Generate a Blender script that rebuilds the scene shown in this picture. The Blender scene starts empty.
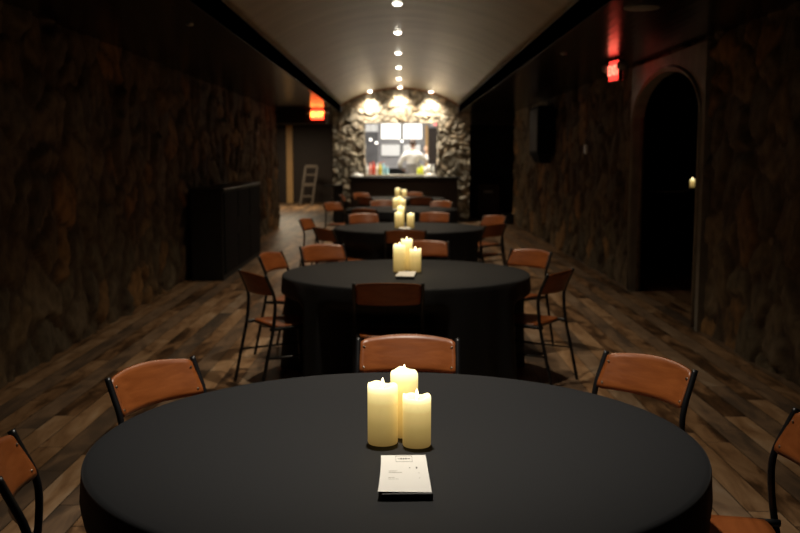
import bpy, bmesh, math, random
import numpy as np
from mathutils import Vector, Matrix
C = bpy.context.scene.collection
PI = math.pi
random.seed(7)
R = math.radians

# ------------------------------------------------------------------ materials
def mat(name, col, rough=0.6, metal=0.0, spec=0.5, emit=None, es=0.0, trans=0.0):
    m = bpy.data.materials.new(name); m.use_nodes = True
    b = m.node_tree.nodes['Principled BSDF']
    b.inputs['Base Color'].default_value = (*col, 1)
    b.inputs['Roughness'].default_value = rough
    b.inputs['Metallic'].default_value = metal
    b.inputs['Specular IOR Level'].default_value = spec
    if trans: b.inputs['Transmission Weight'].default_value = trans
    if emit:
        b.inputs['Emission Color'].default_value = (*emit, 1)
        b.inputs['Emission Strength'].default_value = es
    return m

def nodes(m):
    nt = m.node_tree
    return nt, nt.nodes, nt.links, nt.nodes['Principled BSDF']

def noisy(name, c1, c2, scale=8, rough=0.6, bump=0.1, stretch=(1, 1, 1), spec=0.5, metal=0.0, detail=4, bscale=None):
    m = mat(name, c1, rough, metal, spec)
    nt, N, L, b = nodes(m)
    tc = N.new('ShaderNodeTexCoord'); mp = N.new('ShaderNodeMapping')
    mp.inputs['Scale'].default_value = stretch
    L.new(tc.outputs['Object'], mp.inputs['Vector'])
    n = N.new('ShaderNodeTexNoise'); n.inputs['Scale'].default_value = scale; n.inputs['Detail'].default_value = detail
    L.new(mp.outputs['Vector'], n.inputs['Vector'])
    r = N.new('ShaderNodeValToRGB')
    r.color_ramp.elements[0].position = 0.35; r.color_ramp.elements[0].color = (*c1, 1)
    r.color_ramp.elements[1].position = 0.68; r.color_ramp.elements[1].color = (*c2, 1)
    L.new(n.outputs['Fac'], r.inputs['Fac']); L.new(r.outputs['Color'], b.inputs['Base Color'])
    if bump:
        n2 = N.new('ShaderNodeTexNoise'); n2.inputs['Scale'].default_value = bscale or scale * 2; n2.inputs['Detail'].default_value = 5
        L.new(mp.outputs['Vector'], n2.inputs['Vector'])
        bp = N.new('ShaderNodeBump'); bp.inputs['Strength'].default_value = bump; bp.inputs['Distance'].default_value = 0.02
        L.new(n2.outputs['Fac'], bp.inputs['Height']); L.new(bp.outputs['Normal'], b.inputs['Normal'])
    return m

def stone_material(name, rough=0.8):
    m = mat(name, (0.3, 0.25, 0.2), rough, spec=0.3)
    nt, N, L, b = nodes(m)
    at = N.new('ShaderNodeAttribute'); at.attribute_name = 'stone'
    tc = N.new('ShaderNodeTexCoord')
    n = N.new('ShaderNodeTexNoise'); n.inputs['Scale'].default_value = 9; n.inputs['Detail'].default_value = 6
    L.new(tc.outputs['Object'], n.inputs['Vector'])
    r = N.new('ShaderNodeValToRGB')
    r.color_ramp.elements[0].position = 0.3; r.color_ramp.elements[0].color = (0.55, 0.5, 0.45, 1)
    r.color_ramp.elements[1].position = 0.7; r.color_ramp.elements[1].color = (1.25, 1.2, 1.1, 1)
    L.new(n.outputs['Fac'], r.inputs['Fac'])
    mx = N.new('ShaderNodeMix'); mx.data_type = 'RGBA'; mx.blend_type = 'MULTIPLY'; mx.inputs['Factor'].default_value = 1
    L.new(at.outputs['Color'], mx.inputs['A']); L.new(r.outputs['Color'], mx.inputs['B'])
    L.new(mx.outputs['Result'], b.inputs['Base Color'])
    n2 = N.new('ShaderNodeTexNoise'); n2.inputs['Scale'].default_value = 22; n2.inputs['Detail'].default_value = 6
    L.new(tc.outputs['Object'], n2.inputs['Vector'])
    bp = N.new('ShaderNodeBump'); bp.inputs['Strength'].default_value = 0.5; bp.inputs['Distance'].default_value = 0.02
    L.new(n2.outputs['Fac'], bp.inputs['Height']); L.new(bp.outputs['Normal'], b.inputs['Normal'])
    return m

def plank_floor():
    m = mat('plank_floor', (0.2, 0.13, 0.08), 0.42, spec=0.4)
    nt, N, L, b = nodes(m)
    tc = N.new('ShaderNodeTexCoord')
    sep = N.new('ShaderNodeSeparateXYZ'); L.new(tc.outputs['Object'], sep.inputs[0])
    def mth(op, a, bb=None, c=None):
        n = N.new('ShaderNodeMath'); n.operation = op
        for i, v in enumerate((a, bb, c)):
            if v is None: continue
            if isinstance(v, (int, float)): n.inputs[i].default_value = v
            else: L.new(v, n.inputs[i])
        return n.outputs[0]
    u = mth('DIVIDE', sep.outputs['X'], 0.145)
    row = mth('FLOOR', u)
    wn = N.new('ShaderNodeTexWhiteNoise'); wn.noise_dimensions = '1D'; L.new(row, wn.inputs['W'])
    v = mth('ADD', mth('DIVIDE', sep.outputs['Y'], 1.25), mth('MULTIPLY', wn.outputs['Value'], 7.0))
    cell = mth('FLOOR', v)
    cb = N.new('ShaderNodeCombineXYZ'); L.new(row, cb.inputs[0]); L.new(cell, cb.inputs[1])
    w2 = N.new('ShaderNodeTexWhiteNoise'); w2.noise_dimensions = '3D'; L.new(cb.outputs[0], w2.inputs['Vector'])
    # grain, shifted per plank
    mp = N.new('ShaderNodeMapping'); mp.inputs['Scale'].default_value = (5, 1.3, 1)
    L.new(tc.outputs['Object'], mp.inputs['Vector'])
    sc = N.new('ShaderNodeVectorMath'); sc.operation = 'SCALE'; sc.inputs['Scale'].default_value = 20
    L.new(w2.outputs['Color'], sc.inputs[0])
    ad = N.new('ShaderNodeVectorMath'); ad.operation = 'ADD'; L.new(mp.outputs['Vector'], ad.inputs[0]); L.new(sc.outputs[0], ad.inputs[1])
    n = N.new('ShaderNodeTexNoise'); n.inputs['Scale'].default_value = 1.6; n.inputs['Detail'].default_value = 7; n.inputs['Roughness'].default_value = 0.6
    n.inputs['Distortion'].default_value = 0.6
    L.new(ad.outputs[0], n.inputs['Vector'])
    f = mth('ADD', mth('MULTIPLY', n.outputs['Fac'], 1.1), mth('MULTIPLY', mth('SUBTRACT', w2.outputs['Value'], 0.5), 0.32))
    r = N.new('ShaderNodeValToRGB'); cr = r.color_ramp
    cr.elements[0].position = 0.25; cr.elements[0].color = (0.032, 0.018, 0.010, 1)
    cr.elements[1].position = 0.92; cr.elements[1].color = (0.56, 0.42, 0.29, 1)
    for p, c in ((0.42, (0.11, 0.058, 0.027)), (0.55, (0.27, 0.152, 0.074)), (0.72, (0.42, 0.26, 0.14))):
        e = cr.elements.new(p); e.color = (*c, 1)
    L.new(f, r.inputs['Fac'])
    # grey tint on some planks
    mx = N.new('ShaderNodeMix'); mx.data_type = 'RGBA'; mx.inputs['B'].default_value = (0.15, 0.125, 0.10, 1)
    L.new(mth('MULTIPLY', mth('GREATER_THAN', wn.outputs['Value'], 0.55), 0.45), mx.inputs['Factor'])
    L.new(r.outputs['Color'], mx.inputs['A'])
    fu = mth('FRACT', u); fv = mth('FRACT', v)
    gap = mth('MINIMUM', mth('MINIMUM', fu, mth('SUBTRACT', 1.0, fu)), mth('MULTIPLY', mth('MINIMUM', fv, mth('SUBTRACT', 1.0, fv)), 7.0))
    g = mth('LESS_THAN', gap, 0.018)
    mx2 = N.new('ShaderNodeMix'); mx2.data_type = 'RGBA'; mx2.inputs['B'].default_value = (0.012, 0.008, 0.005, 1)
    L.new(g, mx2.inputs['Factor']); L.new(mx.outputs['Result'], mx2.inputs['A'])
    L.new(mx2.outputs['Result'], b.inputs['Base Color'])
    bp = N.new('ShaderNodeBump'); bp.inputs['Strength'].default_value = 0.25; bp.inputs['Distance'].default_value = 0.01
    L.new(n.outputs['Fac'], bp.inputs['Height']); L.new(bp.outputs['Normal'], b.inputs['Normal'])
    return m

def wood(name, c1, c2, rough=0.35, stretch=(2, 14, 14)):
    return noisy(name, c1, c2, scale=2.2, rough=rough, bump=0.05, stretch=stretch, spec=0.5)

def slat_ceiling_mat():
    m = mat('black_lacquered_boards', (0.012, 0.010, 0.009), 0.2, spec=0.3)
    nt, N, L, b = nodes(m)
    tc = N.new('ShaderNodeTexCoord'); mp = N.new('ShaderNodeMapping'); mp.inputs['Scale'].default_value = (6.5, 0.25, 1)
    L.new(tc.outputs['Object'], mp.inputs['Vector'])
    n = N.new('ShaderNodeTexNoise'); n.inputs['Scale'].default_value = 2.5; n.inputs['Detail'].default_value = 3
    L.new(mp.outputs['Vector'], n.inputs['Vector'])
    w = N.new('ShaderNodeTexWave'); w.wave_type = 'BANDS'; w.bands_direction = 'X'; w.inputs['Scale'].default_value = 0.5
    L.new(mp.outputs['Vector'], w.inputs['Vector'])
    a = N.new('ShaderNodeMath'); a.operation = 'ADD'; L.new(n.outputs['Fac'], a.inputs[0]); L.new(w.outputs['Fac'], a.inputs[1])
    bp = N.new('ShaderNodeBump'); bp.inputs['Strength'].default_value = 0.06; bp.inputs['Distance'].default_value = 0.01
    L.new(a.outputs[0], bp.inputs['Height']); L.new(bp.outputs['Normal'], b.inputs['Normal'])
    r = N.new('ShaderNodeValToRGB')
    r.color_ramp.elements[0].color = (0.005, 0.004, 0.003, 1); r.color_ramp.elements[1].color = (0.024, 0.018, 0.012, 1)
    r.color_ramp.elements[0].position = 0.4; r.color_ramp.elements[1].position = 0.75
    L.new(n.outputs['Fac'], r.inputs['Fac']); L.new(r.outputs['Color'], b.inputs['Base Color'])
    return m

def cloth_mat():
    m = mat('black_tablecloth', (0.0052, 0.0062, 0.0082), 0.7, spec=0.26)
    nt, N, L, b = nodes(m)
    b.inputs['Sheen Weight'].default_value = 0.05
    b.inputs['Sheen Roughness'].default_value = 0.5
    tc = N.new('ShaderNodeTexCoord')
    n = N.new('ShaderNodeTexNoise'); n.inputs['Scale'].default_value = 500; L.new(tc.outputs['Object'], n.inputs['Vector'])
    bp = N.new('ShaderNodeBump'); bp.inputs['Strength'].default_value = 0.12; bp.inputs['Distance'].default_value = 0.001
    L.new(n.outputs['Fac'], bp.inputs['Height']); L.new(bp.outputs['Normal'], b.inputs['Normal'])
    return m

def candle_mat():
    # a battery candle: wax lit from inside near the top
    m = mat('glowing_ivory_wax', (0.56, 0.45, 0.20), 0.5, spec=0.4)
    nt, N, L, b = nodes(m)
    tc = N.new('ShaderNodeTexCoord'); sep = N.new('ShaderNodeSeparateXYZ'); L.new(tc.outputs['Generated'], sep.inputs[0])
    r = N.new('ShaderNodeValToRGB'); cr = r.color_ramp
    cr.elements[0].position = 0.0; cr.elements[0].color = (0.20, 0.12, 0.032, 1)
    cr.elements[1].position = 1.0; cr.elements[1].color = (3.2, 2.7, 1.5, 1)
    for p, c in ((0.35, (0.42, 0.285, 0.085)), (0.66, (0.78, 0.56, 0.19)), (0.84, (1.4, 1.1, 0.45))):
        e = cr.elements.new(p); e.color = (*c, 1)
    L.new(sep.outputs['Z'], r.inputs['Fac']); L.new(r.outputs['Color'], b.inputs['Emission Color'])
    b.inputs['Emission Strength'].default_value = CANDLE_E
    return m
CANDLE_E = 0.72

M = {}
M['floor'] = plank_floor()
M['stone'] = stone_material('fieldstone')
M['plaster'] = noisy('warm_grey_plaster', (0.37, 0.335, 0.26), (0.50, 0.455, 0.355), scale=1.6, rough=0.33, bump=0.30, stretch=(0.5, 1.8, 1), spec=0.9, bscale=2.2)
M['soffit'] = slat_ceiling_mat()
M['blackpaint'] = noisy('matt_black_paint', (0.008, 0.007, 0.006), (0.014, 0.012, 0.010), 5, 0.7, 0.05)
M['cloth'] = cloth_mat()
M['ply'] = wood('orange_bent_plywood', (0.22, 0.060, 0.013), (0.30, 0.088, 0.021), 0.36)
M['steel'] = mat('black_powder_coated_steel', (0.008, 0.008, 0.009), 0.35, 0.0, 0.5)
M['rivet'] = mat('dull_steel_rivet', (0.35, 0.33, 0.30), 0.3, 1.0)
M['wax'] = candle_mat()
M['flame'] = mat('led_flame', (1, .9, .6), 0.5, emit=(1.0, 0.82, 0.45), es=5.0)
M['paper'] = mat('white_card', (0.90, 0.885, 0.84), 0.6)
M['ink'] = mat('grey_print', (0.16, 0.15, 0.14), 0.7)
M['ink2'] = mat('pale_print', (0.52, 0.50, 0.45), 0.7)
M['folder'] = mat('black_leatherette', (0.006, 0.006, 0.006), 0.6)
M['greytrim'] = noisy('grey_painted_wood', (0.20, 0.18, 0.15), (0.28, 0.255, 0.21), 6, 0.5, 0.1)
M['darkwood'] = wood('dark_brown_panel', (0.016, 0.008, 0.004), (0.028, 0.014, 0.007), 0.6)
M['copper'] = mat('copper_strip', (0.45, 0.20, 0.09), 0.35, 0.9)
M['tanwood'] = wood('tan_door_casing', (0.60, 0.36, 0.14), (0.70, 0.44, 0.18), 0.5)
M['exitred'] = mat('lit_exit_lettering', (0.8, 0.1, 0.05), 0.5, emit=(1.0, 0.085, 0.02), es=8.0)
M['exitface'] = mat('lit_exit_face', (0.8, 0.1, 0.05), 0.5, emit=(1.0, 0.045, 0.015), es=8)
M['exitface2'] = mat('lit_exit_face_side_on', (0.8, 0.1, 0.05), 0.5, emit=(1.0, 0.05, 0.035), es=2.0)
M['offletter'] = mat('dark_red_lettering', (0.25, 0.01, 0.008), 0.5, emit=(1.0, 0.32, 0.05), es=8.0)
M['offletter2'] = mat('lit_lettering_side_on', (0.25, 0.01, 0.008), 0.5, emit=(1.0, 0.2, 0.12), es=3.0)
M['grey'] = mat('grey_plastic', (0.32, 0.31, 0.29), 0.4)
M['black'] = mat('black_plastic', (0.01, 0.01, 0.01), 0.35)
M['lamp'] = mat('lamp_lens', (1, 1, 1), 0.5, emit=(1.0, 0.9, 0.74), es=22.0)
M['chrome'] = mat('brushed_trim', (0.55, 0.52, 0.48), 0.3, 1.0)
M['glassblack'] = mat('black_glass_door', (0.004, 0.004, 0.004), 0.5, spec=0.2)
M['cabdoor'] = mat('matt_black_door', (0.004, 0.004, 0.004), 0.8, spec=0.1)
M['barwall'] = noisy('grey_bar_wall', (0.30, 0.30, 0.32), (0.38, 0.38, 0.40), 3, 0.5, 0.05)
M['chalk'] = noisy('slate_chalkboard', (0.10, 0.10, 0.11), (0.16, 0.16, 0.17), 4, 0.6, 0.03)
M['screen'] = mat('lit_screen', (0.8, 0.8, 0.8), 0.3, emit=(1.0, 0.96, 0.88), es=1.25)
M['screen2'] = mat('dimmer_lit_screen', (0.6, 0.6, 0.6), 0.3, emit=(0.95, 0.93, 0.86), es=0.42)
M['globe'] = mat('lit_globe', (1, 1, 1), 0.3, emit=(1.0, 0.95, 0.85), es=3.0)
M['countertop'] = noisy('pale_stone_counter', (0.42, 0.38, 0.31), (0.55, 0.5, 0.42), 12, 0.3, 0.02)
M['white'] = mat('white_glazed', (0.82, 0.80, 0.76), 0.25)
M['shirt'] = mat('white_cotton_shirt', (0.80, 0.79, 0.77), 0.8)
M['apron'] = mat('grey_apron', (0.26, 0.25, 0.25), 0.85)
M['skin'] = mat('skin', (0.52, 0.32, 0.22), 0.55)
M['hair'] = mat('dark_brown_hair', (0.045, 0.025, 0.015), 0.6)
M['trouser'] = mat('black_trousers', (0.02, 0.02, 0.022), 0.8)
M['ladder'] = mat('weathered_aluminium', (0.15, 0.12, 0.09), 0.5, 0.1)
M['speakergrille'] = noisy('black_speaker_grille', (0.008, 0.008, 0.008), (0.016, 0.016, 0.016), 300, 0.7, 0.1)

# ------------------------------------------------------------------ helpers
def tag(o, label=None, cat=None, group=None, kind=None):
    if label: o['label'] = label
    if cat: o['category'] = cat
    if group: o['group'] = group
    if kind: o['kind'] = kind
    return o
def empty(name, loc, rz=0, label=None, cat=None, group=None):
    o = bpy.data.objects.new(name, None); C.objects.link(o); o.location = loc; o.rotation_euler = (0, 0, rz)
    o.empty_display_size = 0.1
    return tag(o, label, cat, group)
def link(name, bm, m, parent=None, smooth=False):
    me = bpy.data.meshes.new(name); bm.to_mesh(me); bm.free()
    if smooth:
        for p in me.polygons: p.use_smooth = True
    me.materials.append(M[m] if isinstance(m, str) else m)
    o = bpy.data.objects.new(name, me); C.objects.link(o)
    if parent: o.parent = parent
    return o
def box(bm, x0, x1, y0, y1, z0, z1, bev=0.0, mtx=None):
    r = bmesh.ops.create_cube(bm, size=1.0)
    vs = r['verts']
    bmesh.ops.scale(bm, vec=(x1-x0, y1-y0, z1-z0), verts=vs)
    bmesh.ops.translate(bm, vec=((x0+x1)/2, (y0+y1)/2, (z0+z1)/2), verts=vs)
    if bev:
        es = list({e for v in vs for e in v.link_edges})
        rr = bmesh.ops.bevel(bm, geom=es, offset=bev, segments=2, affect='EDGES', profile=0.5)
        vs = list({v for f in rr['faces'] for v in f.verts} | {v for v in vs if v.is_valid})
    if mtx is not None:
        bmesh.ops.transform(bm, matrix=mtx, verts=[v for v in vs if v.is_valid])
def boxo(name, m, x0, x1, y0, y1, z0, z1, bev=0.0, parent=None):
    bm = bmesh.new(); box(bm, x0, x1, y0, y1, z0, z1, bev); return link(name, bm, m, parent)
def struct(o): o['kind'] = 'structure'; return o
def tube(bm, pts, r, n=10, close=True):
    pts = [Vector(p) for p in pts]; rings = []
    rr = r if isinstance(r, (list, tuple)) else [r]*len(pts)
    up = None
    for i, p in enumerate(pts):
        a = pts[i-1] if i else None; b = pts[i+1] if i < len(pts)-1 else None
        d = ((b-p).normalized() if b is not None else Vector()) + ((p-a).normalized() if a is not None else Vector())
        d.normalize()
        if up is None:
            up = Vector((0, 0, 1)) if abs(d.z) < 0.9 else Vector((1, 0, 0))
        s = d.cross(up).normalized(); t = s.cross(d).normalized(); up = t
        rings.append([bm.verts.new(p + rr[i]*(math.cos(2*PI*k/n)*s + math.sin(2*PI*k/n)*t)) for k in range(n)])
    for i in range(len(rings)-1):
        for k in range(n):
            bm.faces.new((rings[i][k], rings[i][(k+1) % n], rings[i+1][(k+1) % n], rings[i+1][k]))
    bm.faces.new(rings[0][::-1]); bm.faces.new(rings[-1])
def smoothpath(pts, k=5):
    pts = [Vector(p) for p in pts]; out = []
    P = [pts[0]] + pts + [pts[-1]]
    for i in range(1, len(P)-2):
        for j in range(k):
            t = j/k; a, b, c, d = P[i-1], P[i], P[i+1], P[i+2]
            out.append(0.5*((2*b) + (c-a)*t + (2*a-5*b+4*c-d)*t*t + (3*b-a-3*c+d)*t**3))
    out.append(pts[-1]); return out
def lathe(bm, prof, n=32, cx=0, cy=0, wob=None, cap=True):
    rings = []
    for (r, z) in prof:
        if r < 1e-5: rings.append([bm.verts.new((cx, cy, z))]); continue
        rings.append([bm.verts.new((cx + r*math.cos(2*PI*k/n), cy + r*math.sin(2*PI*k/n), z + (wob(2*PI*k/n, r, z) if wob else 0))) for k in range(n)])
    for a, b in zip(rings, rings[1:]):
        if len(a) == 1 and len(b) == 1: continue
        for k in range(n):
            k2 = (k+1) % n
            if len(a) == 1: bm.faces.new((a[0], b[k2], b[k]))
            elif len(b) == 1: bm.faces.new((a[k], a[k2], b[0]))
            else: bm.faces.new((a[k], a[k2], b[k2], b[k]))
    if cap:
        if len(rings[0]) > 1: bm.faces.new(rings[0][::-1])
        if len(rings[-1]) > 1: bm.faces.new(rings[-1])
    bmesh.ops.recalc_face_normals(bm, faces=bm.faces)
def copy_tree(o, parent=None):
    c = o.copy(); C.objects.link(c); c.parent = parent
    for ch in list(o.children): copy_tree(ch, c)
    return c

# ------------------------------------------------------------------ stone walls
SOFF = 2.70          # side ceiling height
WX = 2.84            # half width of the room
BY = 24.0            # bar wall front plane
def stone_patch(acc, o, u, v, n, u0, u1, v0, v1, cell, step, palette, mortar, seed, depth=0.05, vtop=None, clear=None):
    """fieldstone relief on the plane o + u*s + v*t, bulging along n"""
    nu = max(2, int((u1-u0)/step)+1); nv = max(2, int((v1-v0)/step)+1)
    U = np.linspace(u0, u1, nu)[None, :].repeat(nv, 0)
    T = np.linspace(0, 1, nv)[:, None].repeat(nu, 1)
    top = np.full(nu, v1) if vtop is None else np.array([max(v0+0.001, min(v1, vtop(x))) for x in U[0]])
    V = v0 + T*(top[None, :]-v0)
    wob = lambda a, b, k: np.sin(a*3.1*k+1.3*seed)*np.cos(b*2.7*k+seed) + 0.5*np.sin(a*7.3*k+b*5.1*k)
    Uq = U + 0.06*wob(U, V, 1.3) + 0.035*wob(V, U, 3.3) + 0.012*wob(U, V, 9); Vq = V + 0.06*wob(V, U, 1.7) + 0.03*wob(U, V, 4.1) + 0.012*wob(V, U, 8)
    cu = cell*1.15; cv = cell*0.82
    iu = np.floor(Uq/cu).astype(int); iv = np.floor(Vq/cv).astype(int)
    f1 = np.full(U.shape, 9.0); f2 = np.full(U.shape, 9.0); idx = np.zeros(U.shape, int); px = np.zeros(U.shape); py = np.zeros(U.shape)
    def h(a, b, k):
        x = (a*73856093) ^ (b*19349663) ^ ((k+seed*17)*83492791)
        x = (x ^ (x >> 13))*1274126177 & 0x7fffffff
        x = (x ^ (x >> 15))*668265263 & 0x7fffffff
        return ((x ^ (x >> 14)) % 100003)/100003.0
    for du in range(-2, 3):
        for dv in range(-2, 3):
            a = iu+du; b = iv+dv
            sx = (a+0.5+0.95*(h(a, b, 1)-0.5))*cu; sy = (b+0.5+0.95*(h(a, b, 2)-0.5))*cv
            w = 0.8+0.5*h(a, b, 3)
            d = np.sqrt((Uq-sx)**2+(Vq-sy)**2)/w
            near = d < f1
            f2 = np.where(near, f1, np.minimum(f2, d))
            idx = np.where(near, (h(a, b, 4)*9999).astype(int), idx)
            px = np.where(near, Uq-sx, px); py = np.where(near, Vq-sy, py)
            f1 = np.where(near, d, f1)
    e = np.clip((f2-f1)/(0.075*cell/0.3), 0, 1); e = e*e*(3-2*e)
    rn = (idx % 97)/97.0; r2 = (idx % 53)/53.0; r3 = (idx % 31)/31.0
    H = e*depth*(0.35+0.8*rn) + e*(px*(r2-0.5)+py*(r3-0.5))*0.30 + 0.005*wob(U, V, 7)*e + 0.003*wob(V, U, 15)
    if clear is not None:
        H = H*0
    pal = np.array(palette); col = pal[(idx % len(pal))]*(0.75+0.5*r2)[..., None]
    mo = np.array(mortar); col = col*e[..., None] + mo*(1-e)[..., None]
    base = len(acc['v'])
    o = np.array(o, float); u = np.array(u, float); v = np.array(v, float); n = np.array(n, float)
    P = o + U[..., None]*u + V[..., None]*v + H[..., None]*n
    acc['v'].extend(P.reshape(-1, 3).tolist()); acc['c'].extend(col.reshape(-1, 3).tolist())
    flip = np.dot(np.cross(u, v), n) < 0
    for j in range(nv-1):
        for i in range(nu-1):
            a = base+j*nu+i; q = (a, a+1, a+nu+1, a+nu)
            acc['f'].append(q[::-1] if flip else q)
def stone_obj(name, acc, extra_boxes=(), parent=None, colr=(0.2, 0.16, 0.12)):
    v, f, c = acc['v'], acc['f'], acc['c']
    for (x0, x1, y0, y1, z0, z1) in extra_boxes:
        b = len(v)
        v += [(x0, y0, z0), (x1, y0, z0), (x1, y1, z0), (x0, y1, z0), (x0, y0, z1), (x1, y0, z1), (x1, y1, z1), (x0, y1, z1)]
        c += [colr]*8
        f += [(b, b+3, b+2, b+1), (b+4, b+5, b+6, b+7), (b, b+1, b+5, b+4), (b+1, b+2, b+6, b+5), (b+2, b+3, b+7, b+6), (b+3, b, b+4, b+7)]
    me = bpy.data.meshes.new(name); me.from_pydata(v, [], f); me.update()
    at = me.color_attributes.new('stone', 'FLOAT_COLOR', 'POINT')
    at.data.foreach_set('color', np.hstack([np.array(c), np.ones((len(c), 1))]).astype(np.float32).ravel())
    for p in me.polygons: p.use_smooth = True
    me.materials.append(M['stone'])
    o = bpy.data.objects.new(name, me); C.objects.link(o)
    if parent: o.parent = parent
    return o
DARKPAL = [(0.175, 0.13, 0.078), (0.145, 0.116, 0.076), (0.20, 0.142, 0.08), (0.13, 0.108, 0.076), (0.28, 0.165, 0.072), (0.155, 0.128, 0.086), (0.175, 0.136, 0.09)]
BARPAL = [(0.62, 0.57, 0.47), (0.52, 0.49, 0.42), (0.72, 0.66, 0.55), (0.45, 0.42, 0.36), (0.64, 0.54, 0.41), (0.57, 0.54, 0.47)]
LW_END = 22.0
acc = dict(v=[], f=[], c=[])
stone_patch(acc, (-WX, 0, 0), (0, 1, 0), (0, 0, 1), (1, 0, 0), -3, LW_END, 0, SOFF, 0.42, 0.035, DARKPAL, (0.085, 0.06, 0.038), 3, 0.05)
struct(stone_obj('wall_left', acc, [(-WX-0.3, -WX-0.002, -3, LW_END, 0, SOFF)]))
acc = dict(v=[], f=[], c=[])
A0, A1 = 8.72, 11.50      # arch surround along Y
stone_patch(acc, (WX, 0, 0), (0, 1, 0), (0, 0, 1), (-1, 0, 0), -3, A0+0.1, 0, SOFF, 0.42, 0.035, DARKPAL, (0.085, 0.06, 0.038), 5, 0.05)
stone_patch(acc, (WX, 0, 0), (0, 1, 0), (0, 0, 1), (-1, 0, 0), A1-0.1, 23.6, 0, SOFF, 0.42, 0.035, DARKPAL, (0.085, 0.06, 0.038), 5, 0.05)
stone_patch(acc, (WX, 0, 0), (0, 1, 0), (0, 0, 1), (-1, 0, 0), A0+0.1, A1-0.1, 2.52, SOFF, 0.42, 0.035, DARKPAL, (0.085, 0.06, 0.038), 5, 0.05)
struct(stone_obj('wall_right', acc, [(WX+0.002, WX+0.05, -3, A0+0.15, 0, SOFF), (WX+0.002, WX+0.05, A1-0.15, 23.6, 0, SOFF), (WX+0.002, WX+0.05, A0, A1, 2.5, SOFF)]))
struct(boxo('wall_back', 'blackpaint', -WX-0.3, WX+0.3, -3.3, -3.0, 0, 3.6))
struct(boxo('floor', 'floor', -8, 7, -3.3, 34.5, -0.1, 0))

# ------------------------------------------------------------------ vault and side ceilings
VW, VS, VC = 1.47, 2.90, 3.33     # half width, springing, crown
VR = (VW**2+(VC-VS)**2)/(2*(VC-VS)); VCZ = VC-VR
def vault_z(x): return VCZ+math.sqrt(max(0, VR*VR-x*x))
bm = bmesh.new(); nx, ny = 40, 60
grid = [[bm.verts.new((-VW+2*VW*i/nx, -3+(BY+3.3)*j/ny, vault_z(-VW+2*VW*i/nx))) for i in range(nx+1)] for j in range(ny+1)]
for j in range(ny):
    for i in range(nx): bm.faces.new((grid[j][i], grid[j+1][i], grid[j+1][i+1], grid[j][i+1]))
vault = link('ceiling', bm, 'plaster', smooth=True); struct(vault)
sm = vault.modifiers.new('thickness', 'SOLIDIFY'); sm.thickness = 0.12; sm.offset = -1
for s, nm in ((-1, 'ceiling_left'), (1, 'ceiling_right')):
    x0, x1 = sorted((s*VW, s*(WX+0.3)))
    bm = bmesh.new(); box(bm, x0, x1, -3, BY+0.2, SOFF, SOFF+0.25)
    struct(link(nm, bm, 'soffit'))
struct(boxo('trim_1', 'soffit', -VW-0.04, -VW, -3, BY-0.09, SOFF-0.002, VS-0.003))
struct(boxo('trim_2', 'soffit', VW, VW+0.04, -3, BY-0.09, SOFF-0.002, VS-0.003))
struct(boxo('ceiling_far', 'blackpaint', -8, -1.66, BY+0.2, 34.5, SOFF, SOFF+0.2))

# ------------------------------------------------------------------ bar wall (stone, with serving opening)
OX0, OX1, OZ0, OZ1 = -0.90, 0.96, 1.10, 2.46
BX0, BX1 = -1.67, 1.74
def wtop(x): return vault_z(x) if abs(x) < VW else SOFF
acc = dict(v=[], f=[], c=[])
pp = dict(palette=BARPAL, mortar=(0.27, 0.24, 0.19), seed=9, depth=0.075)
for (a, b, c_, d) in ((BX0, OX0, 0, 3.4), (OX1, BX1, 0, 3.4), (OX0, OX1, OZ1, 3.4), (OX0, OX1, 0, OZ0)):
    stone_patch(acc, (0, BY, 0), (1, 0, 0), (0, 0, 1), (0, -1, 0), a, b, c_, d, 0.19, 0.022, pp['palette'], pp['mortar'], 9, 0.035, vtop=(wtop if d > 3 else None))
for x, nn in ((OX0, 1), (BX1, 1), (OX1, -1), (BX0, -1)):
    stone_patch(acc, (x, BY, 0), (0, 1, 0), (0, 0, 1), (nn, 0, 0), -0.03, 0.4, 0, 2.46 if x in (OX0, OX1) else SOFF, 0.19, 0.03, pp['palette'], pp['mortar'], 11, 0.025)
struct(stone_obj('wall_bar', acc, [(BX0, OX0, BY+0.01, BY+0.4, 0, SOFF), (OX1, BX1, BY+0.01, BY+0.4, 0, SOFF), (OX0, OX1, BY+0.01, BY+0.4, OZ1, SOFF), (OX0, OX1, BY+0.01, BY+0.4, 0, OZ0)], colr=(0.3, 0.26, 0.2)))
bm = bmesh.new()   # copper strip along the arch
n = 40
for i in range(n):
    xa, xb = -VW+2*VW*i/n, -VW+2*VW*(i+1)/n
    za, zb = vault_z(xa)-0.005, vault_z(xb)-0.005
    v = [bm.verts.new(p) for p in ((xa, BY-0.075, za-0.035), (xb, BY-0.075, zb-0.035), (xb, BY-0.075, zb), (xa, BY-0.075, za), (xa, BY-0.02, za-0.035), (xb, BY-0.02, zb-0.035), (xb, BY-0.02, zb), (xa, BY-0.02, za))]
    for q in ((0, 1, 2, 3), (4, 7, 6, 5), (0, 4, 5, 1), (3, 2, 6, 7)): bm.faces.new([v[k] for k in q])
struct(link('trim_3', bm, 'copper'))

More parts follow.
